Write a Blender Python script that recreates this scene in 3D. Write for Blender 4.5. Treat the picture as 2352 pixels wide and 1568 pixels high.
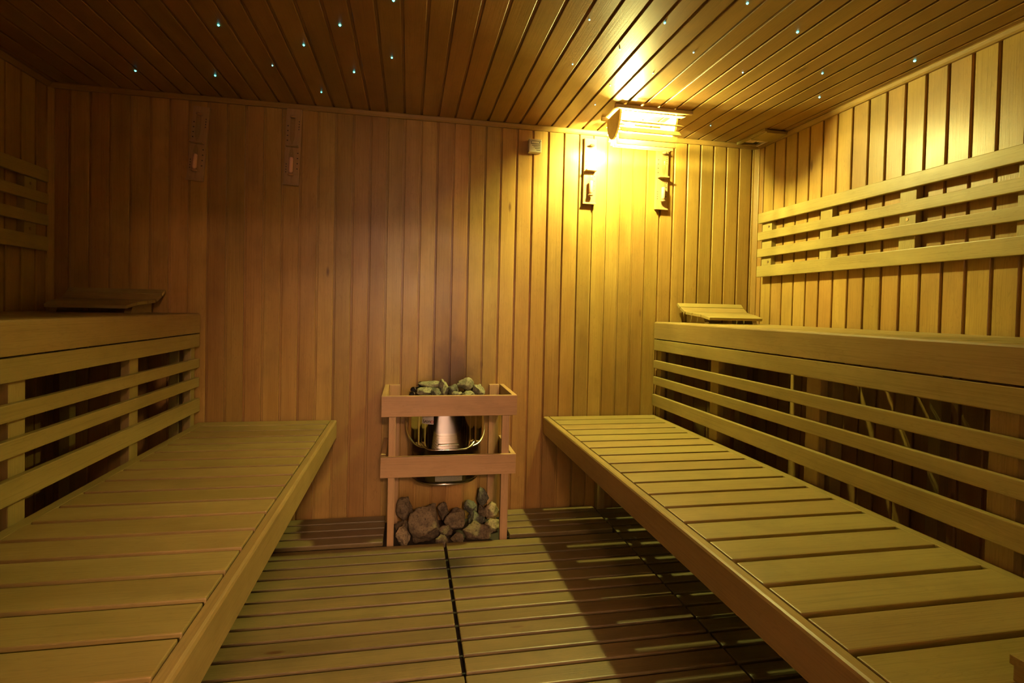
import bpy, bmesh, math, random
from mathutils import Vector, Matrix, noise

# ------------------------------------------------------------------ scene
for o in list(bpy.data.objects):
    bpy.data.objects.remove(o)
SC = bpy.context.scene
COL = SC.collection
PI = math.pi

# room: back wall at y = 0, left wall x = 0, duckboard top z = 0
W, D, H = 3.6885, 3.45, 2.10
ZF = -0.045
ZU, ZUF, ZL, ZLF = 1.0435, 0.9485, 0.5073, 0.4156
XLU, XRU, XLF, XRF = 0.656, 3.0509, 1.3059, 2.406

# ------------------------------------------------------------------ camera
cam = bpy.data.cameras.new('camera')
cam.sensor_width = 36.0
cam.sensor_fit = 'HORIZONTAL'
cam.lens = 1172.88 / 2352 * 36.0
cam.shift_x = 22.33 / 2352
cam.shift_y = -51.66 / 2352
cam.clip_start = 0.02
co = bpy.data.objects.new('camera', cam)
COL.objects.link(co)
yaw, pitch, roll = 0.1814, -0.0199, 0.0224
fv = Vector((math.sin(yaw) * math.cos(pitch), math.cos(yaw) * math.cos(pitch), math.sin(pitch)))
rv = Vector((math.cos(yaw), -math.sin(yaw), 0))
uv = rv.cross(fv)
r2 = rv * math.cos(roll) + uv * math.sin(roll)
u2 = -rv * math.sin(roll) + uv * math.cos(roll)
M = Matrix((r2, u2, -fv)).transposed().to_4x4()
M.translation = Vector((1.6609, -2.7399, 1.0985))
co.matrix_world = M
SC.camera = co

# ------------------------------------------------------------------ world, exposure
wd = bpy.data.worlds.new('world')
SC.world = wd
wd.use_nodes = True
wd.node_tree.nodes['Background'].inputs[0].default_value = (0.02, 0.012, 0.006, 1)
wd.node_tree.nodes['Background'].inputs[1].default_value = 0.2
SC.view_settings.view_transform = 'Standard'
SC.view_settings.look = 'None'
SC.view_settings.exposure = 0.0
SC.view_settings.gamma = 1.0
SC.view_settings.use_curve_mapping = False

LAMP_STRENGTH = 6600.0
LAMP_COLOR = (1.0, 0.94, 0.28)
ANTE_STRENGTH = 760.0
STAR_STRENGTH = 6.0

# ------------------------------------------------------------------ materials
def newmat(name):
    m = bpy.data.materials.new(name)
    m.use_nodes = True
    nt = m.node_tree
    return m, nt, nt.nodes['Principled BSDF']

def N(nt, t, **kw):
    n = nt.nodes.new(t)
    for k, v in kw.items():
        setattr(n, k, v)
    return n

def rampn(nt, fac, stops, interp='LINEAR'):
    n = nt.nodes.new('ShaderNodeValToRGB')
    n.color_ramp.interpolation = interp
    el = n.color_ramp.elements
    while len(el) > 1:
        el.remove(el[-1])
    el[0].position = stops[0][0]; el[0].color = stops[0][1]
    for p, c in stops[1:]:
        e = el.new(p); e.color = c
    nt.links.new(fac, n.inputs[0])
    return n.outputs[0]

def g(v):
    return (v, v, v, 1)

def mixc(nt, a, b, fac, mode='MIX'):
    n = nt.nodes.new('ShaderNodeMix')
    n.data_type = 'RGBA'; n.blend_type = mode
    for s, v in ((n.inputs[0], fac), (n.inputs[6], a), (n.inputs[7], b)):
        if hasattr(v, 'is_output') or isinstance(v, bpy.types.NodeSocket):
            nt.links.new(v, s)
        else:
            s.default_value = v
    return n.outputs[2]

def mathn(nt, op, a, b=None, clamp=False):
    n = nt.nodes.new('ShaderNodeMath'); n.operation = op; n.use_clamp = clamp
    for i, v in enumerate((a, b)):
        if v is None: continue
        if isinstance(v, bpy.types.NodeSocket): nt.links.new(v, n.inputs[i])
        else: n.inputs[i].default_value = v
    return n.outputs[0]

def wood(name, axis, c1, c2, rough=0.42, var=0.22, knots=0.5, stain=None, spec=0.4):
    """boards with the grain along the given axis (0 x, 1 y, 2 z)"""
    m, nt, b = newmat(name)
    tc = N(nt, 'ShaderNodeTexCoord')
    ge = N(nt, 'ShaderNodeNewGeometry')
    wn = N(nt, 'ShaderNodeTexWhiteNoise', noise_dimensions='1D')
    nt.links.new(mathn(nt, 'MULTIPLY', ge.outputs['Random Per Island'], 913.7), wn.inputs[1])
    off = N(nt, 'ShaderNodeVectorMath', operation='SCALE')
    nt.links.new(wn.outputs['Color'], off.inputs[0]); off.inputs['Scale'].default_value = 31.0
    add = N(nt, 'ShaderNodeVectorMath', operation='ADD')
    nt.links.new(tc.outputs['Object'], add.inputs[0]); nt.links.new(off.outputs[0], add.inputs[1])
    def stretch(al, ac):
        s = [ac, ac, ac]; s[axis] = al
        mp = N(nt, 'ShaderNodeMapping'); mp.inputs['Scale'].default_value = s
        nt.links.new(add.outputs[0], mp.inputs[0])
        return mp.outputs[0]
    def noi(vec, sc, det=3.0, rg=0.55, dist=0.0):
        n = N(nt, 'ShaderNodeTexNoise')
        n.inputs['Scale'].default_value = sc; n.inputs['Detail'].default_value = det
        n.inputs['Roughness'].default_value = rg; n.inputs['Distortion'].default_value = dist
        nt.links.new(vec, n.inputs[0])
        return n.outputs['Fac']
    broad = noi(stretch(1.0, 6.0), 1.6, 2.0)
    figure = noi(stretch(0.55, 7.0), 4.0, 3.0, 0.6, 1.3)
    rings = mathn(nt, 'SINE', mathn(nt, 'MULTIPLY', figure, 60.0))
    fine = noi(stretch(3.0, 260.0), 1.0, 2.0, 0.6)
    blot = noi(stretch(2.0, 3.0), 2.6, 4.0, 0.6)
    col = mixc(nt, c1, c2, rampn(nt, broad, [(0.3, g(0)), (0.7, g(1))]))
    darker = tuple(v * 0.62 for v in c1[:3]) + (1,)
    col = mixc(nt, col, darker, mathn(nt, 'MULTIPLY', rampn(nt, rings, [(0.75, g(0)), (1.0, g(1))]), 0.26))
    col = mixc(nt, col, darker, mathn(nt, 'MULTIPLY', rampn(nt, fine, [(0.5, g(0)), (0.72, g(1))]), 0.42))
    col = mixc(nt, col, darker, mathn(nt, 'MULTIPLY', rampn(nt, blot, [(0.5, g(0)), (0.8, g(1))]), 0.45))
    # knots
    vo = N(nt, 'ShaderNodeTexVoronoi'); vo.inputs['Scale'].default_value = 1.0
    nt.links.new(stretch(2.6, 9.0), vo.inputs[0])
    kn = rampn(nt, vo.outputs['Distance'], [(0.05, g(1)), (0.10, g(0))])
    sel = N(nt, 'ShaderNodeSeparateColor'); nt.links.new(vo.outputs['Color'], sel.inputs[0])
    kn = mathn(nt, 'MULTIPLY', kn, mathn(nt, 'LESS_THAN', sel.outputs[0], 0.22 * knots))
    col = mixc(nt, col, (0.09, 0.035, 0.012, 1), mathn(nt, 'MULTIPLY', kn, 0.8))
    hsv = N(nt, 'ShaderNodeHueSaturation')
    rc = N(nt, 'ShaderNodeSeparateColor'); nt.links.new(wn.outputs['Color'], rc.inputs[0])
    nt.links.new(mathn(nt, 'ADD', mathn(nt, 'MULTIPLY', rc.outputs[0], var), 1.0 - var * 0.6), hsv.inputs['Value'])
    nt.links.new(mathn(nt, 'ADD', mathn(nt, 'MULTIPLY', rc.outputs[1], 0.016), 0.490), hsv.inputs['Hue'])
    nt.links.new(col, hsv.inputs['Color'])
    col = hsv.outputs[0]
    if stain:
        for (cx, cy, cz, sx, sy, sz, amt, tone) in stain:
            mp = N(nt, 'ShaderNodeMapping')
            mp.inputs['Location'].default_value = (-cx / sx, -cy / sy, -cz / sz)
            mp.inputs['Scale'].default_value = (1 / sx, 1 / sy, 1 / sz)
            nt.links.new(tc.outputs['Object'], mp.inputs[0])
            ln = N(nt, 'ShaderNodeVectorMath', operation='LENGTH'); nt.links.new(mp.outputs[0], ln.inputs[0])
            wob = mathn(nt, 'ADD', ln.outputs['Value'], mathn(nt, 'MULTIPLY', mathn(nt, 'SUBTRACT', blot, 0.5), 1.3))
            f = rampn(nt, wob, [(0.25, g(amt)), (1.0, g(0))])
            col = mixc(nt, col, tone, f)
    nt.links.new(col, b.inputs['Base Color'])
    nt.links.new(mathn(nt, 'ADD', mathn(nt, 'MULTIPLY', blot, 0.2), rough - 0.1), b.inputs['Roughness'])
    b.inputs['Specular IOR Level'].default_value = spec
    bp = N(nt, 'ShaderNodeBump'); bp.inputs['Strength'].default_value = 0.16; bp.inputs['Distance'].default_value = 0.002
    nt.links.new(mathn(nt, 'ADD', fine, mathn(nt, 'MULTIPLY', blot, 1.5)), bp.inputs['Height'])
    nt.links.new(bp.outputs[0], b.inputs['Normal'])
    return m

A1, A2 = (0.31, 0.175, 0.038, 1), (0.42, 0.260, 0.065, 1)       # wall boards
B1, B2 = (0.29, 0.205, 0.058, 1), (0.36, 0.265, 0.085, 1)        # bench timber
SOOT = (0.055, 0.022, 0.005, 1)
M_back = wood('back wall boards', 2, A1, A2, 0.37, 0.30, 0.6,
              stain=[(1.90, 0, 0.72, 0.17, 1, 0.30, 0.9, SOOT), (1.86, 0, 1.05, 0.15, 1, 0.60, 0.6, (0.13, 0.058, 0.012, 1))])
M_trim = wood('trim across', 0, (0.25, 0.145, 0.035, 1), (0.32, 0.195, 0.05, 1), 0.42, 0.1, 0.2)
M_trimy = wood('trim lengthwise', 1, (0.25, 0.145, 0.035, 1), (0.32, 0.195, 0.05, 1), 0.42, 0.1, 0.2)
M_wallz = wood('side wall boards', 2, A1, A2, 0.36, 0.22, 0.6)
M_ceil = wood('ceiling boards', 1, (0.23, 0.125, 0.036, 1), (0.30, 0.17, 0.055, 1), 0.38, 0.22, 0.5)
M_bx = wood('bench boards across', 0, B1, B2, 0.42, 0.16, 0.4)
M_by = wood('bench timber lengthwise', 1, B1, B2, 0.42, 0.12, 0.4)
M_bz = wood('bench posts', 2, B1, B2, 0.45, 0.12, 0.3)
M_gx = wood('guard timber', 0, (0.42, 0.25, 0.105, 1), (0.48, 0.30, 0.135, 1), 0.45, 0.1, 0.4)
M_gy = wood('guard timber side', 1, (0.42, 0.25, 0.105, 1), (0.48, 0.30, 0.135, 1), 0.45, 0.1, 0.2)
M_gz = wood('guard timber upright', 2, (0.42, 0.25, 0.105, 1), (0.48, 0.30, 0.135, 1), 0.45, 0.1, 0.2)
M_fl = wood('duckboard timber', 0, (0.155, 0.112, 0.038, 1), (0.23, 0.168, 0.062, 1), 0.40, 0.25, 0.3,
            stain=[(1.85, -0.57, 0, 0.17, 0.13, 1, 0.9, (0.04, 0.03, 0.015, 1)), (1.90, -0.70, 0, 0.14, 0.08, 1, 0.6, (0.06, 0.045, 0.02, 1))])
M_flg = wood('duckboard timber under bench', 0, (0.16, 0.135, 0.055, 1), (0.21, 0.175, 0.075, 1), 0.25, 0.2, 0.2, spec=0.6)
M_hg = wood('sand timer wood', 2, (0.33, 0.19, 0.075, 1), (0.40, 0.25, 0.105, 1), 0.4, 0.1, 0.1)
M_lampw = wood('lamp shade wood', 0, (0.74, 0.56, 0.27, 1), (0.80, 0.64, 0.34, 1), 0.5, 0.05, 0.0)

def plain(name, col, rough=0.5, metal=0.0, bumps=0.0, scale=40.0, var=0.0):
    m, nt, b = newmat(name)
    b.inputs['Metallic'].default_value = metal
    tc = N(nt, 'ShaderNodeTexCoord')
    n = N(nt, 'ShaderNodeTexNoise'); n.inputs['Scale'].default_value = scale; n.inputs['Detail'].default_value = 4
    nt.links.new(tc.outputs['Object'], n.inputs[0])
    c = mixc(nt, tuple(v * (1 - var) for v in col[:3]) + (1,), tuple(min(1, v * (1 + var)) for v in col[:3]) + (1,), n.outputs['Fac'])
    nt.links.new(c, b.inputs['Base Color'])
    nt.links.new(mathn(nt, 'ADD', mathn(nt, 'MULTIPLY', n.outputs['Fac'], 0.1), rough - 0.05), b.inputs['Roughness'])
    if bumps:
        bp = N(nt, 'ShaderNodeBump'); bp.inputs['Strength'].default_value = bumps; bp.inputs['Distance'].default_value = 0.003
        nt.links.new(n.outputs['Fac'], bp.inputs['Height']); nt.links.new(bp.outputs[0], b.inputs['Normal'])
    return m

M_floor = plain('dark stone floor', (0.035, 0.028, 0.02), 0.5, 0, 0.3, 30, 0.3)
M_back_dark = plain('wall backing', (0.05, 0.025, 0.01), 0.8, 0, 0, 20, 0.2)
M_steel = plain('polished stainless steel', (0.66, 0.63, 0.57), 0.05, 1.0, 0, 8, 0.05)
M_steel_dark = plain('dark steel casing', (0.16, 0.14, 0.11), 0.22, 1.0, 0, 8, 0.1)
M_rim = plain('bright steel rim', (0.62, 0.58, 0.48), 0.2, 1.0, 0, 8, 0.05)
M_tube = plain('sheathed element steel', (0.10, 0.085, 0.065), 0.3, 0.9, 0, 20, 0.2)
M_black = plain('black', (0.008, 0.007, 0.006), 0.6, 0, 0, 20, 0.1)
M_rubber = plain('black seam strip', (0.012, 0.012, 0.012), 0.5, 0, 0, 20, 0.1)
M_plastic = plain('beige plastic', (0.62, 0.55, 0.36), 0.4, 0, 0, 20, 0.04)
M_sand = plain('sand', (0.78, 0.42, 0.26), 0.6, 0, 0.2, 400, 0.1)
M_mark = plain('printed marks', (0.03, 0.02, 0.015), 0.6, 0, 0, 20, 0.05)
M_red = plain('red print', (0.35, 0.02, 0.02), 0.5, 0, 0, 20, 0.05)
M_label = plain('silver label', (0.40, 0.37, 0.33), 0.5, 0.2, 0, 20, 0.05)
M_screw = plain('steel screw', (0.30, 0.20, 0.10), 0.35, 0.8, 0, 20, 0.05)
M_alu = plain('bright metal slide', (0.75, 0.6, 0.45), 0.35, 0.5, 0, 20, 0.05)

def emis(name, col, s):
    m, nt, b = newmat(name)
    b.inputs['Base Color'].default_value = (0.8, 0.8, 0.8, 1)
    b.inputs['Emission Color'].default_value = tuple(col) + (1,)
    b.inputs['Emission Strength'].default_value = s
    return m
M_bulb = emis('lit bulb', LAMP_COLOR, LAMP_STRENGTH)
M_star = emis('lit star point', (0.10, 0.85, 0.80), STAR_STRENGTH)
M_star_dim = emis('faint star point', (0.35, 1.0, 0.9), STAR_STRENGTH * 0.35)
M_ante = emis('lit anteroom ceiling light', (1.0, 0.56, 0.36), ANTE_STRENGTH)
def thin_glass(nm):
    m = bpy.data.materials.new(nm); m.use_nodes = True
    nt = m.node_tree; nt.nodes.remove(nt.nodes['Principled BSDF'])
    tr = N(nt, 'ShaderNodeBsdfTransparent'); tr.inputs[0].default_value = (0.95, 0.95, 0.93, 1)
    gl = N(nt, 'ShaderNodeBsdfGlossy'); gl.inputs['Roughness'].default_value = 0.03
    fr = N(nt, 'ShaderNodeLayerWeight'); fr.inputs[0].default_value = 0.3
    mx = N(nt, 'ShaderNodeMixShader')
    nt.links.new(mathn(nt, 'ADD', mathn(nt, 'MULTIPLY', mathn(nt, 'POWER', fr.outputs['Facing'], 2.0), 0.30), 0.03), mx.inputs[0]); nt.links.new(tr.outputs[0], mx.inputs[1]); nt.links.new(gl.outputs[0], mx.inputs[2])
    nt.links.new(mx.outputs[0], nt.nodes['Material Output'].inputs[0])
    return m
M_pane = thin_glass('clear door glass')
M_glass = thin_glass('clear timer glass')
M_glow = emis('added glow panel', (1.0, 0.74, 0.58), 8.0)  # invented glowing pane, warm fill and a brighter reflection in the heater
M_plaster = plain('pale plaster', (0.75, 0.70, 0.64), 0.8, 0, 0, 10, 0.03)
M_tile = plain('reddish floor tile', (0.42, 0.17, 0.12), 0.4, 0, 0, 10, 0.08)

def stonemat(name, c1, c2, scale):
    m, nt, b = newmat(name)
    tc = N(nt, 'ShaderNodeTexCoord')
    n = N(nt, 'ShaderNodeTexNoise'); n.inputs['Scale'].default_value = scale; n.inputs['Detail'].default_value = 8; n.inputs['Roughness'].default_value = 0.7
    nt.links.new(tc.outputs['Object'], n.inputs[0])
    n2 = N(nt, 'ShaderNodeTexNoise'); n2.inputs['Scale'].default_value = scale * 5; n2.inputs['Detail'].default_value = 4
    nt.links.new(tc.outputs['Object'], n2.inputs[0])
    c = rampn(nt, n.outputs['Fac'], [(0.35, c1), (0.5, c2), (0.68, tuple(min(1, v * 1.35) for v in c2[:3]) + (1,))])
    c = mixc(nt, c, tuple(v * 0.35 for v in c1[:3]) + (1,), rampn(nt, n2.outputs['Fac'], [(0.52, g(0)), (0.7, g(0.7))]))
    nt.links.new(c, b.inputs['Base Color'])
    b.inputs['Roughness'].default_value = 0.85
    bp = N(nt, 'ShaderNodeBump'); bp.inputs['Strength'].default_value = 0.8; bp.inputs['Distance'].default_value = 0.004
    nt.links.new(mathn(nt, 'ADD', n.outputs['Fac'], mathn(nt, 'MULTIPLY', n2.outputs['Fac'], 0.5)), bp.inputs['Height'])
    nt.links.new(bp.outputs[0], b.inputs['Normal'])
    return m
M_st_brown = stonemat('brown stone', (0.07, 0.050, 0.025, 1), (0.16, 0.115, 0.055, 1), 22)
M_st_tan = stonemat('tan stone', (0.20, 0.145, 0.07, 1), (0.34, 0.26, 0.13, 1), 26)
M_st_grey = stonemat('grey green stone', (0.045, 0.045, 0.028, 1), (0.12, 0.115, 0.07, 1), 30)
M_st_olive = stonemat('olive pale stone', (0.10, 0.09, 0.05, 1), (0.24, 0.22, 0.125, 1), 34)

# ------------------------------------------------------------------ object helpers
class MB:
    def __init__(s): s.bm = bmesh.new()
    def box(s, x0, x1, y0, y1, z0, z1, bev=0.002, seg=2, mat=None):
        vs = [(min(x0, x1), max(x0, x1)), (min(y0, y1), max(y0, y1)), (min(z0, z1), max(z0, z1))]
        t = bmesh.new()
        bmesh.ops.create_cube(t, size=1.0)
        for v in t.verts:
            v.co = Vector([vs[i][0] if v.co[i] < 0 else vs[i][1] for i in range(3)])
        if bev:
            bev = min(bev, 0.45 * min(b - a for a, b in vs))
            bmesh.ops.bevel(t, geom=list(t.edges), offset=bev, segments=seg, affect='EDGES', profile=0.6)
        s.merge(t, mat)
        return s
    def merge(s, t, mat=None):
        if mat is not None: bmesh.ops.transform(t, matrix=mat, verts=t.verts)
        me = bpy.data.meshes.new('tmp'); t.to_mesh(me); t.free()
        s.bm.from_mesh(me); bpy.data.meshes.remove(me)
    def cyl(s, p0, p1, r0, r1=None, seg=16, caps=True):
        p0, p1 = Vector(p0), Vector(p1); r1 = r0 if r1 is None else r1
        t = bmesh.new()
        bmesh.ops.create_cone(t, cap_ends=caps, segments=seg, radius1=r0, radius2=r1, depth=(p1 - p0).length)
        q = (p1 - p0).to_track_quat('Z', 'Y').to_matrix().to_4x4()
        q.translation = (p0 + p1) / 2
        s.merge(t, q); return s
    def lathe(s, cx, cy, prof, seg=20, mat=None):
        t = bmesh.new(); rings = []
        for r, z in prof:
            rings.append([t.verts.new((cx + r * math.cos(2 * PI * k / seg), cy + r * math.sin(2 * PI * k / seg), z)) for k in range(seg)])
        for a, b in zip(rings, rings[1:]):
            for k in range(seg):
                t.faces.new((a[k], a[(k + 1) % seg], b[(k + 1) % seg], b[k]))
        t.faces.new(rings[-1]); t.faces.new(list(reversed(rings[0])))
        s.merge(t, mat); return s
    def prism(s, pts, axis, a, b, bev=0.0):
        """closed outline pts (2D) extruded along axis from a to b"""
        t = bmesh.new()
        def mk(p, c):
            q = [p[0], p[1]]; q.insert(axis, c); return q
        lo = [t.verts.new(mk(p, a)) for p in pts]; hi = [t.verts.new(mk(p, b)) for p in pts]
        t.faces.new(lo); t.faces.new(list(reversed(hi)))
        n = len(pts)
        for k in range(n):
            t.faces.new((lo[k], hi[k], hi[(k + 1) % n], lo[(k + 1) % n]))
        bmesh.ops.recalc_face_normals(t, faces=t.faces)
        if bev: bmesh.ops.bevel(t, geom=list(t.edges), offset=bev, segments=2, affect='EDGES')
        s.merge(t); return s
    def tube(s, pts, r, seg=10):
        t = bmesh.new(); rings = []
        pts = [Vector(p) for p in pts]
        up = Vector((0.13, 0.21, 0.97)).normalized()
        for i, p in enumerate(pts):
            d = (pts[min(i + 1, len(pts) - 1)] - pts[max(i - 1, 0)]).normalized()
            a = d.cross(up).normalized(); b = d.cross(a)
            rings.append([t.verts.new(p + r * (a * math.cos(2 * PI * k / seg) + b * math.sin(2 * PI * k / seg))) for k in range(seg)])
        for x, y in zip(rings, rings[1:]):
            for k in range(seg): t.faces.new((x[k], x[(k + 1) % seg], y[(k + 1) % seg], y[k]))
        t.faces.new(rings[0]); t.faces.new(rings[-1])
        bmesh.ops.recalc_face_normals(t, faces=t.faces)
        s.merge(t); return s

def link(o): COL.objects.link(o); return o

def build(name, mb, mat, parent=None, smooth=False, label=None):
    me = bpy.data.meshes.new(name)
    bmesh.ops.recalc_face_normals(mb.bm, faces=mb.bm.faces)
    mb.bm.to_mesh(me); mb.bm.free()
    me.materials.append(mat)
    if smooth:
        for p in me.polygons: p.use_smooth = True
    o = link(bpy.data.objects.new(name, me))
    if parent is not None:
        o.parent = parent
        p = parent; off = Vector(p.location)
        while p.parent: p = p.parent; off += Vector(p.location)
        o.location = -off if parent.type == 'EMPTY' else (0, 0, 0)
    if label: o['label'] = label
    return o

def tag(o, label, cat, group=None):
    o['label'] = label; o['category'] = cat
    if group: o['group'] = group
    return o

def thing(name, label, cat, loc, group=None):
    o = link(bpy.data.objects.new(name, None)); o.empty_display_size = 0.1
    o.location = loc
    return tag(o, label, cat, group)

def struct(o): o['kind'] = 'structure'; return o

def origin_to(o, p):
    p = Vector(p); o.data.transform(Matrix.Translation(-p)); o.location = p; return o

# ------------------------------------------------------------------ room shell: tongue-and-groove boards
GW, GD, BV = 0.0105, 0.009, 0.0022
def boards(name, grooves, u_end, v0, v1, frame, mat, parent=None):
    """frame(u, v, depth) -> xyz ; grooves = start u of every board"""
    bm = bmesh.new()
    gs = list(grooves) + [u_end]
    for a, b in zip(gs, gs[1:]):
        prof = [(a, -GD), (a + GW, -GD), (a + GW, -BV), (a + GW + BV, 0)]
        if b - a > GW + 3 * BV: prof += [(b - BV, 0), (b, -BV), (b, -GD)]
        else: prof = [(a, -GD), (b, -GD)]
        lo = [bm.verts.new(frame(u, v0, d)) for u, d in prof]
        hi = [bm.verts.new(frame(u, v1, d)) for u, d in prof]
        for k in range(len(prof) - 1):
            bm.faces.new((lo[k], lo[k + 1], hi[k + 1], hi[k]))
    me = bpy.data.meshes.new(name)
    bm.to_mesh(me); bm.free(); me.materials.append(mat)
    o = link(bpy.data.objects.new(name, me))
    if parent: o.parent = parent
    return o

# slab behind every boarded face so the shell is solid
def slab(name, x0, x1, y0, y1, z0, z1, mat):
    return build(name, MB().box(x0, x1, y0, y1, z0, z1, 0), mat)

back_g = [-0.0047] + [0.081 + 0.0857 * n for n in range(25)]
back_g += [back_g[-1] + 0.0878 * k for k in range(1, 6)]
back_g += [back_g[-1] + 0.0821 * k for k in range(1, 8)]
back_g += [back_g[-1] + 0.0834 * k for k in range(1, 7)]
back_g = [v - GW / 2 for v in back_g if v < W - 0.02]
back_g[0] = 0.0
T = 0.06
o = struct(slab('wall_back', -T, W + T, 0.0095, T, ZF - 0.05, H + T, M_back_dark))
boards('wall_boards', back_g, W, ZF, H, lambda u, v, d: (u, -d, v), M_back, o)
side_g = [0.0] + [0.058 + 0.0865 * n for n in range(60)]
side_g = [v - GW / 2 for v in side_g if v < D - 0.03]; side_g[0] = 0.0
o = struct(slab('wall_right', W + 0.0095, W + T, -D, 0.0, ZF - 0.05, H + T, M_back_dark))
boards('wall_boards', side_g, D, ZF, H, lambda u, v, d: (W - d, -u, v), M_wallz, o)
o = struct(slab('wall_left', -T, -0.0095, -D, 0.0, ZF - 0.05, H + T, M_back_dark))
boards('wall_boards', [0.0] + [v - GW / 2 for v in [0.0 + 0.0885 * n for n in range(1, 40)] if v < D - 0.03], D, ZF, H,
       lambda u, v, d: (d, -u, v), M_wallz, o)
ceil_g = [0.0] + [2.146 + 0.0877 * n - GW / 2 for n in range(-24, 30)]
ceil_g = sorted(v for v in ceil_g if 0 <= v < W - 0.02)
o = struct(slab('ceiling', -T, W + T, -D - T, T, H + 0.0095, H + T, M_back_dark))
boards('ceiling_boards', ceil_g, W, 0.0, D, lambda u, v, d: (u, -v, H - d), M_ceil, o)
struct(slab('floor', -T, W + T, -D - T, T, ZF - 0.05, ZF, M_floor))

# front wall (behind the camera) with the glass door
DX0, DX1, DZ1 = 1.42, 2.16, 1.93
o = MB()
o.box(-T, DX0, -D - T, -D - 0.0095, ZF - 0.05, H + T, 0)
o.box(DX1, W + T, -D - T, -D - 0.0095, ZF - 0.05, H + T, 0)
o.box(DX0, DX1, -D - T, -D - 0.0095, DZ1, H + T, 0)
fw = struct(build('wall_front', o, M_back_dark))
fg = lambda a, b: [a] + [v for v in (0.08 + 0.086 * n for n in range(45)) if a + 0.03 < v < b - 0.03]
boards('wall_boards', fg(0, DX0), DX0, ZF, H, lambda u, v, d: (u, -D + d, v), M_wallz, fw)
boards('wall_boards', fg(DX1, W), W, ZF, H, lambda u, v, d: (u, -D + d, v), M_wallz, fw)
boards('wall_boards', fg(DX0, DX1), DX1, DZ1, H, lambda u, v, d: (u, -D + d, v), M_wallz, fw)
dm = MB()
dm.box(DX0, DX0 + 0.06, -D - 0.05, -D + 0.012, ZF, DZ1, 0.003)
dm.box(DX1 - 0.06, DX1, -D - 0.05, -D + 0.012, ZF, DZ1, 0.003)
dm.box(DX0, DX1, -D - 0.05, -D + 0.012, DZ1 - 0.06, DZ1, 0.003)
door = struct(build('door_1', dm, M_bz))
build('door_pane', MB().box(DX0 + 0.06, DX1 - 0.06, -D - 0.03, -D - 0.022, ZF + 0.02, DZ1 - 0.06, 0), M_pane, door)
build('door_handle', MB().box(DX0 + 0.10, DX0 + 0.14, -D - 0.02, -D + 0.05, 0.85, 1.15, 0.008), M_bz, door)

# anteroom beyond the glass door, lit by two ceiling lights and an added glow panel
AX0, AX1, AY0, AY1, AZ = 0.6, 3.2, -D - T, -D - 2.3, 2.45
struct(build('wall_anteroom_left', MB().box(AX0 - 0.05, AX0, AY0, AY1, ZF, AZ, 0), M_plaster))
struct(build('wall_anteroom_right', MB().box(AX1, AX1 + 0.05, AY0, AY1, ZF, AZ, 0), M_plaster))
an = struct(build('wall_anteroom_far', MB().box(AX0 - 0.05, AX1 + 0.05, AY1 - 0.05, AY1, ZF - 0.05, AZ + 0.05, 0), M_plaster))
gp_ = build('added_panel_frame', MB().box(1.30, 1.36, AY1 + 0.0005, AY1 + 0.03, 0.62, 2.0, 0.004).box(2.34, 2.40, AY1 + 0.0005, AY1 + 0.03, 0.62, 2.0, 0.004).box(1.3605, 2.3395, AY1 + 0.0005, AY1 + 0.03, 1.94, 2.0, 0.004).box(1.3605, 2.3395, AY1 + 0.0005, AY1 + 0.03, 0.62, 0.66, 0.004), M_bz)  # frame of the added glow panel, an invented light source behind the camera
struct(gp_)
build('added_glow_pane', MB().box(1.361, 2.339, AY1 + 0.008, AY1 + 0.014, 0.661, 1.939, 0), M_glow, gp_)
build('wainscot', MB().box(AX0, AX1, AY1 + 0.0005, AY1 + 0.012, ZF, 0.62, 0.002), M_tile, an)
struct(build('ceiling_anteroom', MB().box(AX0 - 0.05, AX1 + 0.05, AY0, AY1, AZ, AZ + 0.05, 0), M_plaster))
struct(build('floor_anteroom', MB().box(AX0 - 0.05, AX1 + 0.05, AY0, AY1, ZF - 0.05, ZF, 0), M_tile))
for lx, ly, lz, lab in ((1.98, -5.0, 2.035, 'square hanging light in the anteroom beyond the glass door, nearer the door'), (1.80, -5.25, 2.19, 'square hanging light in the anteroom, farther from the door')):
    t = thing('pendant_light', lab, 'light', (lx, ly, AZ))
    build('shade', MB().box(lx - 0.13, lx + 0.13, ly - 0.13, ly + 0.13, lz + 0.002, lz + 0.03, 0.004), M_plastic, t)
    build('diffuser', MB().box(lx - 0.12, lx + 0.12, ly - 0.12, ly + 0.12, lz - 0.02, lz + 0.0015, 0.002), M_ante, t)
    build('rod', MB().cyl((lx, ly, lz + 0.03), (lx, ly, AZ), 0.006), M_steel, t)

# cove trims under the ceiling and in the corners
def cove_x(y_dir=1):
    m = MB()
    m.prism([(0, H), (-0.020, H), (-0.022, H - 0.005), (-0.016, H - 0.017), (-0.011, H - 0.024), (0, H - 0.024)], 0, 0.0, W)
    return m
struct(build('trim_1', cove_x(), M_trim))
for i, (s, x) in enumerate(((1, 0.0), (-1, W))):
    m = MB()
    m.prism([(x, H), (x + s * 0.020, H), (x + s * 0.022, H - 0.005), (x + s * 0.016, H - 0.017), (x + s * 0.011, H - 0.024), (x, H - 0.024)], 1, -D, -0.022)
    struct(build('trim_%d' % (2 + i), m, M_trimy))
    m = MB()
    m.prism([(x, 0), (x + s * 0.022, 0), (x + s * 0.022, -0.006), (x + s * 0.008, -0.020), (x + s * 0.006, -0.024), (x, -0.024)], 2, ZF, H - 0.024)
    struct(build('trim_%d' % (4 + i), m, M_wallz))

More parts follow.
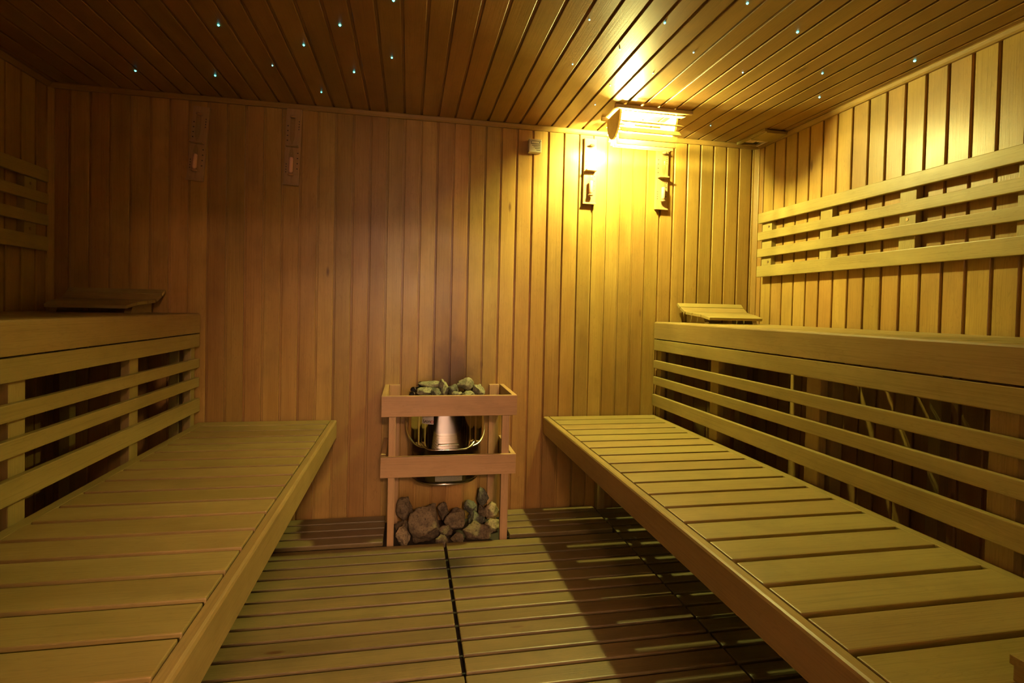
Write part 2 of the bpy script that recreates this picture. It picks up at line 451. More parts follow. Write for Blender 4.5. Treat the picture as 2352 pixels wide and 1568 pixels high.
# ------------------------------------------------------------------ duckboards
def duckboard(name, label, x0, x1, ystart, yend, phase=0.0, mat=M_fl, ztop=0.0, seam=None, cat='duckboard'):
    t = thing('duckboard', label, cat, ((x0 + x1) / 2, (ystart + yend) / 2, ZF), 'duckboards on the floor')
    m = MB(); y = ystart - phase
    pitch, wd_ = 0.0795, 0.066
    while y - wd_ > yend - 0.001:
        m.box(x0, x1, y, y - wd_, ztop - 0.022, ztop, 0.004, 2)
        y -= pitch
    last = y + pitch - wd_
    build('slats', m, mat, t)
    n = max(2, int((x1 - x0) / 0.4) + 1)
    for k in range(n):
        bx = x0 + 0.06 + (x1 - x0 - 0.12) * k / (n - 1)
        build('bearer', MB().box(bx - 0.02, bx + 0.02, ystart - phase - 0.005, last + 0.005, ZF, ztop - 0.022, 0.001), M_rubber, t)
    return t
duckboard('a', 'dim slatted wooden duckboard on the floor left of the heater', 1.0, 1.562, -0.016, -0.34)
duckboard('b', 'brightly lit slatted wooden duckboard on the floor right of the heater, against the back wall', 2.165, 2.698, -0.016, -0.34)
duckboard('c', 'large slatted wooden duckboard in front of the heater, left of the black seam', 1.0, 1.839, -0.369, -1.24)
duckboard('d', 'large duckboard in front of the heater, right of the black seam, crossed by a shadow', 1.852, 2.698, -0.369, -1.24)
duckboard('e', 'slatted wooden duckboard in the foreground, beside the left lower bench', 1.0, 1.844, -1.243, -2.35)
duckboard('f', 'slatted wooden duckboard in the foreground, right of the thin crack', 1.848, 2.698, -1.243, -2.35)
duckboard('g', 'glossy greenish duckboard on the floor beneath the right lower bench', 2.712, 3.62, -0.03, -2.35, 0.012, M_flg, -0.008)

# ------------------------------------------------------------------ benches
random.seed(4)
BP, BWD = 0.1105, 0.0945
def bench(name, label, xf, xr, z1, zf, side, leg_x, gap=0.004):
    """xf front face x, xr rear edge x, side=+1 bench extends to +x"""
    t = thing('sauna_bench', label, 'bench', ((xf + xr) / 2, -D / 2, ZF))
    yb, yf = -0.012, -D + 0.02
    s = side
    # front board with rounded upper outer corner
    ft = 0.029
    pr = [(xf, zf), (xf, z1 - 0.008), (xf + s * 0.0025, z1 - 0.0025), (xf + s * 0.008, z1), (xf + s * (ft - 0.002), z1), (xf + s * ft, z1 - 0.002), (xf + s * ft, zf)]
    build('front_board', MB().prism(pr, 1, yf, yb), M_by, t)
    xs = xf + s * (ft + gap); xe = xr - s * 0.036
    m = MB(); y = yb + 0.012
    while y - BWD > yf:
        m.box(xs, xe, min(y, -0.012), y - BWD, z1 - 0.024, z1, 0.003, 2); y -= BP
    build('seat_slats', m, M_bx, t)
    build('rear_board', MB().box(xe + s * 0.0005, xr, yb, yf, z1 - 0.024, z1 - 0.0005, 0.003), M_by, t)
    for f in (0.03, 0.52, 0.97):
        bx = xs + s * 0.002 + (xe - xs) * f
        build('bearer', MB().box(bx - 0.02, bx + 0.02, yb, yf, z1 - 0.075, z1 - 0.0245, 0.002), M_by, t)
    for ly, sh in ((-0.014, 0), (-1.16, 0.22), (-2.34, 0.22)):
        for lx in [v + s * sh * (abs(v - xf) < 0.4 and z1 < 0.8) for v in leg_x]:
            build('leg', MB().box(lx - 0.022, lx + 0.022, ly, ly - 0.045, -0.008 if lx > 2.7 else ZF, z1 - 0.0755, 0.003), M_bz, t)
    return t

bench('l', 'long slatted lower bench along the left, dim brown, narrow front board facing the floor', XLF, 0.6534, ZL, ZLF, -1, (0.968,))
bench('r', 'long slatted lower bench along the right, brightly lit with dark gaps between boards', XRF, 3.0658, ZL, ZLF, 1, (2.735,))
bench('lu', 'upper bench in the left corner with a broad smooth front board', XLU, 0.03, ZU, ZUF, -1, (0.56, 0.10))
bench('ru', 'upper bench along the right wall with broad front board, yellow at its far end', XRU, 3.66, ZU, ZUF, 1, (3.14, 3.60))

def skirt(label, xf, side):
    t = thing('bench_backrest', label, 'backrest', (xf, -D / 2, ZF))
    s = side
    for z0, z1, lx in ((0.880, 0.943, 0), (0.778, 0.823, 0), (0.684, 0.730, 0), (0.564, 0.628, -0.004)):
        x0 = xf + s * lx
        x1 = x0 + s * 0.02
        build('rail', MB().box(x0, x1, -0.012, -D + 0.03, z0, z1, 0.003), M_by, t)
    for y0 in (-0.014, -0.545, -1.137, -1.725, -2.31, -2.9):
        w = 0.045 if y0 > -0.1 else 0.062
        build('post', MB().box(xf + s * 0.0205, xf + s * 0.052, y0, y0 - w, ZF if s < 0 else -0.0075, 0.9445, 0.003), M_bz, t)
    return t
skirt('four-rail slatted backrest behind the left lower bench, under the upper bench', XLU - 0.001, -1)
skirt('four-rail slatted backrest behind the right lower bench, lit yellow against the dark gap', XRU + 0.001, 1)

def wall_rails(label, xw, side, yend, battens, screws):
    """side=+1 left wall (extends to +x)"""
    t = thing('wall_backrest', label, 'backrest', (xw, (-0.086 + yend) / 2, 1.31))
    s = side
    for z0, z1 in ((1.6225, 1.6805), (1.525, 1.5715), (1.4285, 1.4765), (1.3145, 1.3775)):
        build('rail', MB().box(xw + s * 0.030, xw + s * 0.050, -0.086, yend, z0, z1, 0.003), M_by, t)
    for a, b in battens:
        bt = build('batten', MB().box(xw + s * 0.0003, xw + s * 0.0298, a, b, 1.33, 1.668, 0.002), M_bz, t)
        for (sy, sz) in screws:
            if b < sy < a:
                build('screw', MB().cyl((xw + s * 0.029, sy, sz), (xw + s * 0.032, sy, sz), 0.007, 0.0055, 14), M_screw, bt)
    return t
wall_rails('four horizontal rails of the backrest on the brightly lit right wall', W, -1, -2.75,
           [(-0.10, -0.178), (-0.523, -0.595), (-0.94, -1.01), (-1.36, -1.43), (-1.80, -1.87), (-2.25, -2.32), (-2.66, -2.73)],
           [(-0.155, 1.598), (-0.155, 1.398), (-0.975, 1.50), (-1.83, 1.60), (-1.83, 1.40)])
wall_rails('four horizontal rails of the backrest on the dark left wall', 0.0, 1, -2.75,
           [(-0.132, -0.204), (-0.56, -0.63), (-0.98, -1.05), (-1.42, -1.49), (-1.85, -1.92), (-2.28, -2.35)],
           [(-0.168, 1.598), (-0.168, 1.402), (-1.45, 1.598)])

# ------------------------------------------------------------------ headrests
def headrest(label, side):
    """side=+1: in the right corner, -1: mirrored in the left corner"""
    X = lambda x: x if side > 0 else W - x
    t = thing('wooden_headrest', label, 'headrest', (X(3.38), -0.17, ZU))
    top = [(-0.022, 1.156), (-0.050, 1.132), (-0.095, 1.106), (-0.155, 1.0995), (-0.227, 1.0925), (-0.300, 1.077)]
    xl = lambda y: 3.185 + (-y - 0.03) * 0.12
    xrr = lambda y: 3.592 - (-y - 0.03) * 0.24 if y < -0.1 else 3.592 - (-y - 0.03) * 0.10
    th = 0.015
    m = MB()
    for (ya, za), (yb, zb) in zip(top, top[1:]):
        d = Vector((0, yb - ya, zb - za)); d.normalize(); n = Vector((0, -d.z, d.y))
        if n.z < 0: n = -n
        n = n * th
        ya2, za2 = ya + d.y * 0.0015, za + d.z * 0.0015
        yb2, zb2 = yb - d.y * 0.0015, zb - d.z * 0.0015
        tb = bmesh.new(); V = []
        for (y, z) in ((ya2, za2), (yb2, zb2)):
            for off in (0, 1):
                for x in (xl(y), xrr(y)):
                    V.append(tb.verts.new((X(x), y - n.y * off, z - n.z * off)))
        q = V
        for f in ((0, 1, 5, 4), (2, 3, 7, 6), (0, 1, 3, 2), (4, 5, 7, 6), (0, 2, 6, 4), (1, 3, 7, 5)):
            tb.faces.new([q[i] for i in f])
        bmesh.ops.recalc_face_normals(tb, faces=tb.faces)
        bmesh.ops.bevel(tb, geom=list(tb.edges), offset=0.0012, segments=1, affect='EDGES')
        m.merge(tb)
    build('slats', m, M_bx, t)
    def under(y):
        for (ya, za), (yb, zb) in zip(top, top[1:]):
            if yb <= y <= ya:
                return za + (zb - za) * (y - ya) / (yb - ya) - th - 0.004
        return 1.06
    for (x0, x1) in ((3.235, 3.262), (3.525, 3.552)) if True else ():
        ys = [-0.04, -0.06, -0.095, -0.155, -0.21]
        pts = [(y, under(y)) for y in ys]
        pts = [(-0.04, ZU)] + pts + [(-0.225, ZU)]
        a, b = sorted((X(x0), X(x1)))
        build('support', MB().prism(pts, 0, a, b), M_bx, t)
    return t
headrest('curved slatted wooden headrest on the right upper bench, yellow lit, below the lamp', 1)
headrest('curved slatted wooden headrest on the left upper bench in the dark corner', -1)

# slatted headrest whose corner shows at the lower right edge
t = thing('slatted_pad', 'flat slatted wooden rest on the right lower bench, its corner at the frame edge', 'headrest', (2.85, -2.20, ZL))
m = MB(); y = -2.075
for k in range(5):
    m.box(2.645, 3.0, y, y - 0.046, ZL + 0.026, ZL + 0.042, 0.002); y -= 0.052
build('slats', m, M_bx, t)
for x0 in (2.647, 2.955):
    build('support', MB().box(x0, x0 + 0.03, -2.08, -2.33, ZL + 0.0005, ZL + 0.0257, 0.002), M_by, t)

# ------------------------------------------------------------------ ceiling lamp: half-round shade of radial fins
LX0, LX1, LYC = 2.655, 2.985, -0.288
t = thing('ceiling_lamp', 'glowing half-round wooden lamp with radial fins under the ceiling near the back wall', 'lamp', (2.82, LYC, H))
AY, BZ = 0.085, 0.135
def ell(a, ay=AY, bz=BZ):   # a from 0 (wall side) to pi (room side), bottom at pi/2
    return (LYC + ay * math.cos(a), H - bz * math.sin(a))
pts = [ell(PI * k / 24) for k in range(25)]
pts = [(y, z - 0.012 if k in (0, 24) else min(z, H - 0.012)) for k, (y, z) in enumerate(pts)]
build('end_panel', MB().prism(pts, 0, LX0, LX0 + 0.010), M_lampw, t)
build('end_panel', MB().prism(pts, 0, LX1 - 0.030, LX1 - 0.020), M_lampw, t)
for y in (-0.212, -0.388):
    build('batten', MB().box(2.622, 3.03, y - 0.009, y + 0.009, H - 0.0185, H - 0.0003, 0.003), M_lampw, t)
NF = 11
for k in range(NF):
    a = PI * (k + 0.9) / (NF + 0.8)
    dy, dz = math.cos(a), -math.sin(a)
    y0, z0 = LYC + AY * 0.98 * dy, H + BZ * 0.98 * dz
    d = Vector((y0 - LYC, 0, z0 - (H - 0.025))).normalized()
    y0 += d.x * 0.002; z0 += d.z * 0.002
    mt = MB()
    L0, Wf, th = LX0 + 0.006, 0.036, 0.0045
    tb = bmesh.new(); bmesh.ops.create_cube(tb, size=1.0)
    for v in tb.verts:
        u = -0.004 if v.co.y < 0 else Wf
        h = th / 2 * (1 if v.co.z > 0 else -1)
        v.co = Vector((LX0 + 0.0105 if v.co.x < 0 else LX1, y0 + d.x * u - d.z * h, z0 + d.z * u + d.x * h))
    bmesh.ops.recalc_face_normals(tb, faces=tb.faces)
    bmesh.ops.bevel(tb, geom=list(tb.edges), offset=0.001, segments=1, affect='EDGES')
    mt.merge(tb)
    build('fin', mt, M_lampw, t)
lb = MB(); tb = bmesh.new(); bmesh.ops.create_uvsphere(tb, u_segments=24, v_segments=14, radius=0.027)
lb.merge(tb, Matrix.Translation((2.742, LYC, 2.029)))
bulb = build('bulb', lb, M_bulb, t, True)
build('socket', MB().cyl((2.742, LYC, H - 0.0005), (2.742, LYC, 2.053), 0.014), M_plastic, t)

# ------------------------------------------------------------------ ceiling vent
t = thing('ceiling_vent', 'small wooden sliding air vent in the ceiling, in the back right corner', 'vent', (3.60, -0.14, H))
build('slide_board', MB().box(3.535, 3.662, -0.145, -0.272, H - 0.024, H - 0.006, 0.003), M_by, t)
build('frame', MB().box(3.525, 3.54, -0.03, -0.272, H - 0.016, H - 0.0005, 0.002).box(3.652, 3.664, -0.03, -0.272, H - 0.016, H - 0.0005, 0.002).box(3.5405, 3.6515, -0.030, -0.042, H - 0.016, H - 0.0005, 0.002), M_by, t)
build('opening', MB().box(3.541, 3.651, -0.0425, -0.144, H - 0.005, H - 0.0004, 0), M_black, t)
m = MB(); m.box(3.548, 3.60, -0.075, -0.125, H - 0.013, H - 0.0055, 0.002); m.box(3.606, 3.640, -0.095, -0.14, H - 0.013, H - 0.0055, 0.002)
build('metal_flap', m, M_alu, t)
build('metal_flap', MB().box(3.6415, 3.6515, -0.045, -0.143, H - 0.020, H - 0.0055, 0.001), M_alu, t)

# ------------------------------------------------------------------ temperature sensor box
t = thing('sensor_box', 'small beige plastic sensor box with slots high on the back wall, left of the lamp', 'sensor', (2.318, 0, 1.985))
build('housing', MB().box(2.282, 2.352, -0.0005, -0.038, 1.948, 2.020, 0.005, 3), M_plastic, t)
m = MB()
m.box(2.288, 2.348, -0.0375, -0.0392, 2.0065, 2.0085, 0)
for k in range(5):
    m.box(2.291 + 0.008 * k, 2.344, -0.0375, -0.0388, 1.9915 - 0.0085 * k, 1.9945 - 0.0085 * k, 0)
build('vent_slots', m, M_mark, t)
for x in (2.294, 2.340):
    build('screw', MB().cyl((x, -0.0375, 2.0005), (x, -0.0390, 2.0005), 0.0028, None, 10), M_black, t)

# ------------------------------------------------------------------ sand timers
def sand_timer(label, xc, zc, hgt, lean):
    t = thing('sand_timer', label, 'sand timer', (0, 0, 0), 'sauna sand timers on the back wall')
    w, y1 = 0.074, -0.018
    z0, z1 = -hgt / 2, hgt / 2
    pr = [(-w / 2, z0), (w / 2, z0), (w / 2, z1), (-w / 2, z1)]
    m = MB().box(-w / 2, w / 2, -0.0006, y1, z0, z1, 0.004, 2)
    parts = [('backboard', m, M_hg, False)]
    parts.append(('ledge', MB().box(-w / 2 - 0.002, w / 2 + 0.002, y1 + 0.001, y1 - 0.006, z0 - 0.003, z0 + 0.006, 0.002), M_hg, False))
    parts.append(('holder', MB().box(-w * 0.40, w * 0.40, y1 + 0.0005, y1 - 0.030, -0.004, 0.004, 0.002), M_hg, False))
    yc = y1 - 0.0175; r = 0.0115
    hb = hgt * 0.36
    prof = [(0.004, -hb - 0.002), (r * 0.8, -hb + 0.002), (r, -hb + 0.010), (r, -0.050), (r * 0.8, -0.032), (r * 0.3, -0.014), (0.0026, -0.004), (0.0026, 0.004), (r * 0.3, 0.014), (r * 0.8, 0.032), (r, 0.050), (r, hb - 0.010), (r * 0.8, hb - 0.002), (0.004, hb + 0.002)]
    parts.append(('glass_tube', MB().lathe(0, yc, prof, 20), M_glass, True))
    parts.append(('sand', MB().lathe(0, yc, [(0.005, -hb + 0.001), (r * 0.93, -hb + 0.009), (r * 0.93, -0.060), (r * 0.6, -0.057)], 20), M_sand, True))
    for z in (-hb - 0.006, hb + 0.006):
        parts.append(('cap', MB().lathe(0, yc, [(0.006, z - 0.006), (0.014, z - 0.003), (0.014, z + 0.003), (0.008, z + 0.006)], 18), M_hg, True))
    m = MB()
    for k in range(4):
        m.box(-0.028, -0.024, y1 + 0.0005, y1 - 0.0006, -hb * 0.95 + 0.013 * k, -hb * 0.95 + 0.013 * k + 0.005, 0)
        m.box(-0.029, -0.023, y1 + 0.0005, y1 - 0.0006, hb * 0.2 + 0.024 * k, hb * 0.2 + 0.024 * k + 0.005, 0)
        m.box(0.024, 0.028, y1 + 0.0005, y1 - 0.0006, hb * 0.95 - 0.013 * k, hb * 0.95 - 0.013 * k - 0.005, 0)
        m.box(0.023, 0.029, y1 + 0.0005, y1 - 0.0006, -hb * 0.2 - 0.026 * k, -hb * 0.2 - 0.026 * k - 0.005, 0)
    parts.append(('scale_marks', m, M_mark, False))
    for nm, mb, mt, sm in parts: build(nm, mb, mt, t, sm)
    t.location = (xc, 0, zc)
    t.rotation_euler = (0, lean, 0)
    return t
sand_timer('dark wooden sand timer leaning to the right, farthest left on the back wall', 0.640, 1.868, 0.360, math.radians(4.6))
sand_timer('dark wooden sand timer on the back wall, second from the left corner', 1.074, 1.885, 0.380, math.radians(2.0))
sand_timer('brightly lit wooden sand timer on the back wall, just left of the lamp', 2.638, 1.874, 0.362, math.radians(0.4))
sand_timer('lit wooden sand timer partly hidden behind the lamp, nearest the right wall', 3.070, 1.866, 0.358, math.radians(0.3))

# ------------------------------------------------------------------ heater guard
GX0, GX1, GY = 1.546, 2.178, -0.366
t = thing('heater_guard', 'wooden guard frame with two broad front rails around the heater', 'guard', (1.86, -0.18, ZF))
for z0, z1 in ((0.593, 0.6885), (0.3125, 0.407)):
    build('front_rail', MB().box(GX0, GX1, GY, GY + 0.020, z0, z1, 0.002), M_gx, t)
    build('side_rail', MB().box(GX0, GX0 + 0.022, GY + 0.0205, -0.001, z0, z1, 0.002), M_gy, t)
    build('side_rail', MB().box(GX1 - 0.022, GX1, GY + 0.0205, -0.001, z0, z1, 0.002), M_gy, t)
for x0, x1 in ((1.580, 1.611), (2.111, 2.147)):
    build('post', MB().box(x0, x1, GY + 0.0205, GY + 0.047, ZF, 0.680, 0.002), M_gz, t)
for x0, x1 in ((1.569, 1.623), (2.097, 2.150)):
    build('post', MB().box(x0, x1, -0.001, -0.026, ZF, 0.6885, 0.002), M_gz, t)

# ------------------------------------------------------------------ heater
t = thing('sauna_heater', 'rounded polished steel sauna heater on the back wall inside the wooden guard', 'heater', (1.857, -0.16, 0.24))
HC = 1.857
def plan(hw, yfr, ybk, n=28, p=2.6):
    """superellipse half plan from back-left round the front to back-right"""
    out = []
    for k in range(n + 1):
        a = PI - PI * k / n
        c, s_ = math.cos(a), math.sin(a)
        x = hw * math.copysign(abs(c) ** (2 / p), c); y = (ybk - yfr) * abs(s_) ** (2 / p)
        out.append((HC + x, ybk - y))
    return out
def shell(pl, rows, th=0.0, cap_top=False, cap_bot=False):
    """rows: list of (z, scale)"""
    t_ = bmesh.new(); R = []
    for z, sc in rows:
        R.append([t_.verts.new((HC + (x - HC) * sc, y * (0.2 + 0.8 * sc) if sc != 1 else y, z)) for x, y in pl])
    for a, b in zip(R, R[1:]):
        for k in range(len(pl) - 1): t_.faces.new((a[k], a[k + 1], b[k + 1], b[k]))
    if cap_top: t_.faces.new(R[-1])
    if cap_bot: t_.faces.new(R[0])
    if th: bmesh.ops.solidify(t_, geom=list(t_.faces), thickness=th)
    m_ = MB(); m_.merge(t_); return m_
body = plan(0.186, -0.292, -0.03)
build('casing', shell(body, [(0.243, 0.93), (0.248, 0.97), (0.262, 1.0), (0.60, 1.0), (0.655, 1.0)], 0, True, True), M_steel_dark, t, True)
build('casing_rim', MB().tube([(HC + (x - HC) * 0.965, y * 0.97, 0.2445) for x, y in body], 0.0035), M_rim, t, True)
def plate(hw, yfr, ybk, zb, zt, rc, name, matp):
    """wrapped plate whose lower corners are rounded in the front view"""
    pl = plan(hw, yfr, ybk, 60, 3.4)
    m_ = bmesh.new(); nz = 14; G = []
    def zlow(x):
        u = abs(x - HC); e = hw - rc
        if u <= e: return zb
        q = min(1, (u - e) / rc); return zb + rc * (1 - math.sqrt(max(0, 1 - q * q))) * 1.0
    for x, y in pl:
        z0 = zlow(x); G.append([m_.verts.new((x, y, z0 + (zt - z0) * j / nz)) for j in range(nz + 1)])
    for a, b in zip(G, G[1:]):
        for j in range(nz): m_.faces.new((a[j], b[j], b[j + 1], a[j + 1]))
    mm = MB(); mm.merge(m_)
    p_ = build(name, mm, matp, t, True)
    k0 = [(x, y - 0.002, zlow(x)) for x, y in pl]
    build(name + '_rim', MB().tube(k0, 0.0042), M_rim, p_, True)
    return p_
plate(0.199, -0.302, -0.06, 0.430, 0.650, 0.085, 'outer_jacket', M_steel)
fp = plate(0.148, -0.325, -0.14, 0.424, 0.664, 0.075, 'front_panel', M_steel)
build('outlet_lip', MB().tube([(HC + 0.06 * math.sin(a), -0.328 - 0.004 * math.cos(a), 0.447 + 0.002 * math.cos(a)) for a in [-1 + 2 * k / 12 for k in range(13)]], 0.003), M_rim, t, True)
# maker's sticker
sx0, sx1, sz0, sz1, sy = 1.733, 1.786, 0.545, 0.600, -0.3275
def panel_y(x):
    # front panel y at x
    best = min(plan(0.148, -0.325, -0.14, 300, 3.4), key=lambda q: abs(q[0] - x)); return best[1]
m = bmesh.new(); c_ = []
for k in range(9):
    x = sx0 + (sx1 - sx0) * k / 8
    c_.append((m.verts.new((x, panel_y(x) - 0.0012, sz0)), m.verts.new((x, panel_y(x) - 0.0012, sz1))))
for a, b in zip(c_, c_[1:]): m.faces.new((a[0], b[0], b[1], a[1]))
mm = MB(); mm.merge(m)
stick = build('maker_label', mm, M_label, fp)
def text_mesh(txt, size, x, z, mat, parent):
    cu = bpy.data.curves.new('lettering', 'FONT'); cu.body = txt; cu.size = size; cu.extrude = 0.0003; cu.offset = size * 0.02
    cu.space_character = 0.92
    ob = bpy.data.objects.new('lettering_tmp', cu); COL.objects.link(ob)
    bpy.context.view_layer.update()
    me = bpy.data.meshes.new_from_object(ob.evaluated_get(bpy.context.evaluated_depsgraph_get()))
    bpy.data.objects.remove(ob)
    for v in me.vertices:
        px, pz = x + v.co.x, z + v.co.y
        v.co = Vector((px, panel_y(px) - 0.0022 - v.co.z, pz))
    me.materials.clear(); me.materials.append(mat)
    o = link(bpy.data.objects.new('lettering', me)); o.parent = parent
    return o
text_mesh('SAW', 0.0185, sx0 + 0.003, sz0 + 0.006, M_mark, stick)
text_mesh('O', 0.0185, sx0 + 0.0385, sz0 + 0.006, M_red, stick)
mk = MB(); mk.prism([(sx0 + 0.004, sz0 + 0.026), (sx0 + 0.016, sz0 + 0.026), (sx0 + 0.011, sz0 + 0.032), (sx0 + 0.015, sz0 + 0.040), (sx0 + 0.006, sz0 + 0.036)], 1, -0.3065, -0.309)
# rating plate low on the casing
rp = bmesh.new(); c_ = []
bl = plan(0.186, -0.292, -0.03, 200)
for k in range(9):
    x = 1.80 + 0.13 * k / 8
    y = min(bl, key=lambda q: abs(q[0] - x))[1] - 0.001
    c_.append((rp.verts.new((x, y, 0.262)), rp.verts.new((x, y, 0.315))))
for a, b in zip(c_, c_[1:]): rp.faces.new((a[0], b[0], b[1], a[1]))
mk.bm.free()
mm = MB(); mm.merge(rp)
build('rating_plate', mm, plain('greenish rating plate', (0.16, 0.16, 0.11), 0.5, 0.2, 0, 300, 0.5), t)
# stone basket corners with round tube openings
for sx in (-1, 1):
    for i, (dx, yy, zz, ax) in enumerate(((0.172, -0.205, 0.668, 0), (0.166, -0.150, 0.682, 0), (0.128, -0.09, 0.700, 0))):
        c = Vector((HC + sx * dx, yy, zz)); dirv = Vector((-sx * 0.85, 0.35, 0.02)).normalized()
        dirn = Vector((sx * 0.35, -0.93, 0.10)).normalized()
        e = c - dirn * 0.06
        m = MB().cyl(e, c, 0.015, None, 20, False)
        ri = [c + 0.0135 * (Vector((dirn.y, -dirn.x, 0)).normalized() * math.cos(2 * PI * k / 20) + Vector((0, 0, 1)) * math.sin(2 * PI * k / 20)) for k in range(21)]
        m.tube(ri, 0.0028, 8)
        build('air_tube', m, M_steel_dark, t, True)
        build('tube_mouth', MB().cyl(c - dirn * 0.012, c - dirn * 0.010, 0.0135, None, 20), M_black, t)
build('mounting_bracket', MB().box(1.72, 1.99, -0.0007, -0.0298, 0.30, 0.62, 0.003), M_steel_dark, t)

# ------------------------------------------------------------------ stones
def stone(label, x0, x1, z0, z1, yc, dy, mat, seed, group, rot=0.0, resting=None):
    rnd = random.Random(seed)
    t_ = bmesh.new(); bmesh.ops.create_icosphere(t_, subdivisions=4, radius=1.0)
    planes = []
    for k in range(20):
        n = Vector((rnd.uniform(-1, 1), rnd.uniform(-1, 1), rnd.uniform(-1, 1))).normalized()
        planes.append((n, rnd.uniform(0.56, 0.88)))
    off = Vector((rnd.uniform(0, 50), rnd.uniform(0, 50), rnd.uniform(0, 50)))
    for v in t_.verts:
        p = v.co.copy()
        for n, d in planes:
            e = p.dot(n) - d
            if e > 0: p -= n * e * 0.97
        p += v.co * (0.16 * noise.noise(v.co * 1.5 + off) + 0.09 * noise.noise(v.co * 4 + off) + 0.05 * noise.noise(v.co * 10 + off) + 0.02 * noise.noise(v.co * 22 + off))
        v.co = p
    if rot: bmesh.ops.rotate(t_, verts=t_.verts, matrix=Matrix.Rotation(rot, 3, 'Y'))
    mn = [min(v.co[i] for v in t_.verts) for i in range(3)]; mx = [max(v.co[i] for v in t_.verts) for i in range(3)]
    lo = (x0, yc - dy / 2, z0); hi = (x1, yc + dy / 2, z1)
    for v in t_.verts:
        v.co = Vector([lo[i] + (hi[i] - lo[i]) * (v.co[i] - mn[i]) / (mx[i] - mn[i]) for i in range(3)])
    m = MB(); m.merge(t_)
    o = build('stone', m, mat, None, True)
    origin_to(o, ((x0 + x1) / 2, yc, z0))
    tag(o, label, 'stone', group)
    return o
GB = 'loose stones on the floor under the heater'
FZ = ZF
fs = [
 ('largest brown boulder, front left of the stone pile beneath the heater', 1.675, 1.828, FZ, 0.152, -0.265, 0.13, M_st_brown, 3, 0.2),
 ('knobbly pale tan stone by the left guard post, at the pile front', 1.616, 1.690, FZ, 0.058, -0.285, 0.09, M_st_tan, 11, 0.1),
 ('tall brown stone leaning behind the left guard post', 1.615, 1.705, 0.02, 0.135, -0.125, 0.10, M_st_brown, 5, 0.4),
 ('dark brown stone low down between the left post and the biggest boulder', 1.612, 1.690, FZ, 0.05, -0.19, 0.09, M_st_brown, 8, 0.0),
 ('small upright reddish stone behind, between the two big boulders', 1.822, 1.884, 0.01, 0.098, -0.13, 0.07, M_st_brown, 14, 0.3),
 ('rounded brown boulder in the middle of the pile', 1.850, 1.958, -0.01, 0.096, -0.215, 0.10, M_st_brown, 21, 0.1),
 ('light brown stone leaning against the middle boulder on its left', 1.822, 1.895, -0.02, 0.035, -0.262, 0.06, M_st_brown, 23, 0.5),
 ('small flat pinkish stone at the front centre of the pile', 1.805, 1.870, FZ, 0.014, -0.312, 0.05, M_st_brown, 27, 0.3),
 ('small rounded stone at the front, just right of the floor seam', 1.876, 1.945, FZ, 0.018, -0.312, 0.05, M_st_brown, 29, -0.1),
 ('broad flat layered stone lying at the front right of the pile', 1.938, 2.106, FZ, 0.050, -0.272, 0.11, M_st_brown, 31, 0.1),
 ('dark mossy stone upper right, under the grey pointed stone', 1.960, 2.030, 0.025, 0.100, -0.120, 0.09, M_st_grey, 33, 0.2),
 ('dark green stone behind the broad flat one', 1.978, 2.062, -0.03, 0.060, -0.165, 0.09, M_st_grey, 35, -0.2),
 ('grey pointed stone standing highest at the right of the pile', 2.030, 2.094, 0.060, 0.158, -0.085, 0.07, M_st_grey, 37, -0.3),
 ('reddish stone wedged below the grey pointed stone', 2.036, 2.085, -0.005, 0.070, -0.105, 0.06, M_st_brown, 39, 0.0),
 ('pale lit stone beside the right guard post', 2.072, 2.150, -0.01, 0.078, -0.110, 0.08, M_st_tan, 41, 0.2),
 ('small pale stone below the big pale one, near the right post', 2.062, 2.142, FZ, 0.018, -0.175, 0.07, M_st_tan, 43, 0.0),
 ('dark low stone at the back centre of the pile', 1.890, 1.960, FZ, 0.045, -0.11, 0.07, M_st_grey, 45, 0.0),
 ('dark low stone at the back left of the pile', 1.712, 1.800, FZ, 0.040, -0.12, 0.09, M_st_grey, 47, 0.0),
 ('low dark stone hidden at the back beneath the grey pointed one', 2.000, 2.085, FZ, 0.010, -0.06, 0.07, M_st_grey, 49, 0.0),
]
for lb_, x0, x1, z0, z1, yc, dy, mt, sd, rt in fs:
    stone(lb_, x0, x1, z0, z1, yc, dy, mt, sd, GB, rt)
GT = 'hot stones heaped on top of the heater'
ts = [
 ('long pale flat stone lying at the back left on top of the heater', 1.712, 1.845, 0.690, 0.730, -0.165, 0.07, M_st_olive, 51, 0.05),
 ('speckled stone at the front left on top of the heater', 1.704, 1.785, 0.655, 0.708, -0.235, 0.08, M_st_olive, 53, 0.2),
 ('dark stone in shadow between the speckled and the pointed stone', 1.770, 1.825, 0.655, 0.706, -0.225, 0.08, M_st_grey, 55, 0.0),
 ('pointed stone standing upright in the middle on top of the heater', 1.812, 1.862, 0.655, 0.745, -0.205, 0.07, M_st_olive, 57, 0.15),
 ('sloping grey stone right of the pointed one on the heater', 1.852, 1.914, 0.655, 0.722, -0.210, 0.08, M_st_grey, 59, 0.5),
 ('small light stone at the front centre on top of the heater', 1.872, 1.928, 0.655, 0.690, -0.255, 0.05, M_st_olive, 61, 0.0),
 ('biggest and highest stone on the heater, dark front face, right of centre', 1.898, 1.992, 0.682, 0.752, -0.190, 0.09, M_st_olive, 63, -0.3),
 ('flat pale stone below the highest one on the heater', 1.925, 2.000, 0.655, 0.690, -0.240, 0.08, M_st_olive, 65, 0.1),
 ('pitted pale stone at the right end on top of the heater', 1.978, 2.045, 0.655, 0.720, -0.205, 0.09, M_st_olive, 67, 0.5),
]
for lb_, x0, x1, z0, z1, yc, dy, mt, sd, rt in ts:
    stone(lb_, x0, x1, z0, z1, yc, dy, mt, sd, GT, rt)

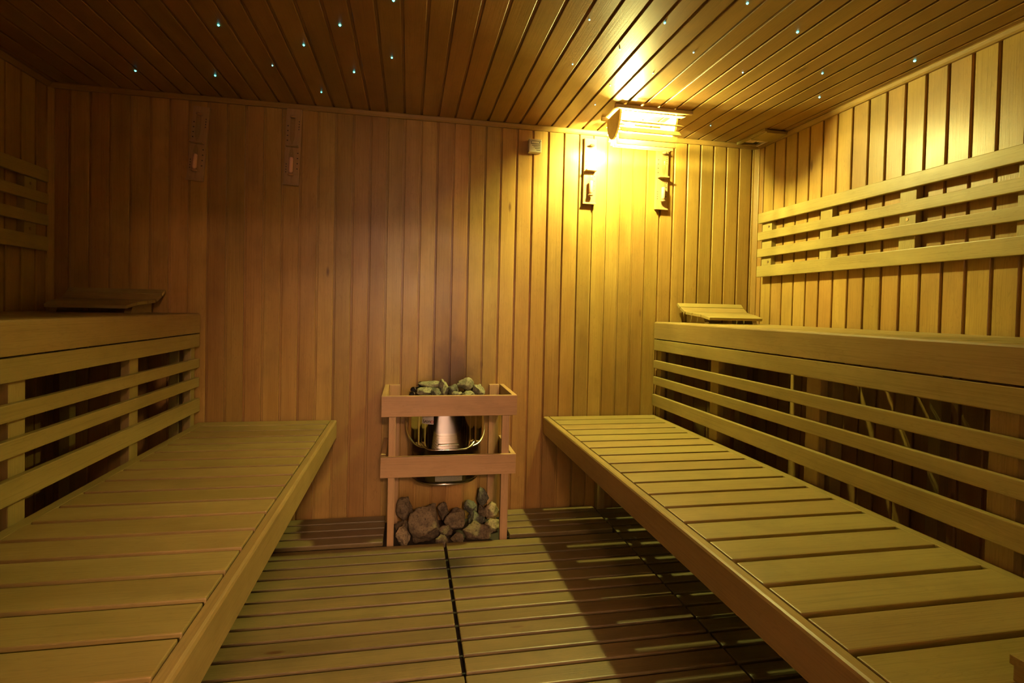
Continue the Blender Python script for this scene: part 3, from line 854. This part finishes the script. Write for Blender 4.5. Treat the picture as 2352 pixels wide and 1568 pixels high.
# ------------------------------------------------------------------ star points in the ceiling
stars = [
 (0.966, -0.717, 1, 'bright cyan star point, upper left of the ceiling, in the row nearest the photo top'),
 (1.400, -0.815, 1.3, 'brightest cyan star point in the dark left half of the ceiling'),
 (1.243, -0.637, 1, 'cyan star point just below and left of the brightest left one'),
 (0.470, -0.238, 1, 'cyan star point farthest left, closest to the dark corner'),
 (0.801, -0.269, 1, 'cyan star point above the leaning sand timer'),
 (1.078, -0.429, .6, 'small cyan star point above the second sand timer'),
 (1.411, -0.446, 1.1, 'bright cyan star point right of the two left sand timers'),
 (1.575, -0.612, .8, 'cyan star point near the middle of the ceiling, between two bright ones'),
 (1.237, -0.196, .7, 'small cyan star point near the back wall, right of the second sand timer'),
 (1.593, -1.008, 1.2, 'cyan star point cut by the top edge of the photo, near its middle'),
 (2.254, -1.041, .6, 'small cyan star point near the top edge, left of the lamp'),
 (2.513, -1.080, .9, 'cyan star point above the lamp, near the top edge'),
 (2.715, -1.241, 1, 'cyan star point at the very top edge, right of the lamp'),
 (2.994, -1.129, 1.2, 'bright cyan star point upper right of the lamp'),
 (2.719, -0.918, .6, 'small star point in the lit patch straight above the lamp'),
 (2.298, -0.724, .6, 'small star point on the board edge left of the lit patch'),
 (2.436, -0.877, .5, 'faint star point in the glare upper left of the lamp'),
 (3.004, -0.814, .6, 'small star point right of the lamp, on the lit boards'),
 (3.322, -0.881, .8, 'cyan star point midway between lamp and the bright far right star'),
 (3.580, -1.050, 1.4, 'bright cyan star point farthest right, close to the right wall'),
 (3.493, -0.677, .9, 'cyan star point above the right wall, nearest to the ceiling vent'),
 (2.522, -0.573, .6, 'faint star point at the edge of the glare, left of the lamp top'),
 (2.533, -0.357, .6, 'small star point beside the lamp, closest to its left end'),
 (3.225, -0.238, .4, 'tiny faint star point between the lamp and the vent'),
 (2.650, -0.723, .4, 'faintest star point, nearly lost in the glare above the lamp'),
]
for x, y, s, lb_ in stars:
    m = MB(); tb = bmesh.new(); bmesh.ops.create_uvsphere(tb, u_segments=12, v_segments=8, radius=0.0038 * (0.55 + 0.45 * s))
    m.merge(tb)
    o = build('star_light', m, M_star if s >= 0.7 else M_star_dim, None, True)
    # keep the point on the board face
    o.location = (x, y, H - 0.001)
    tag(o, lb_, 'light', 'star points in the ceiling')
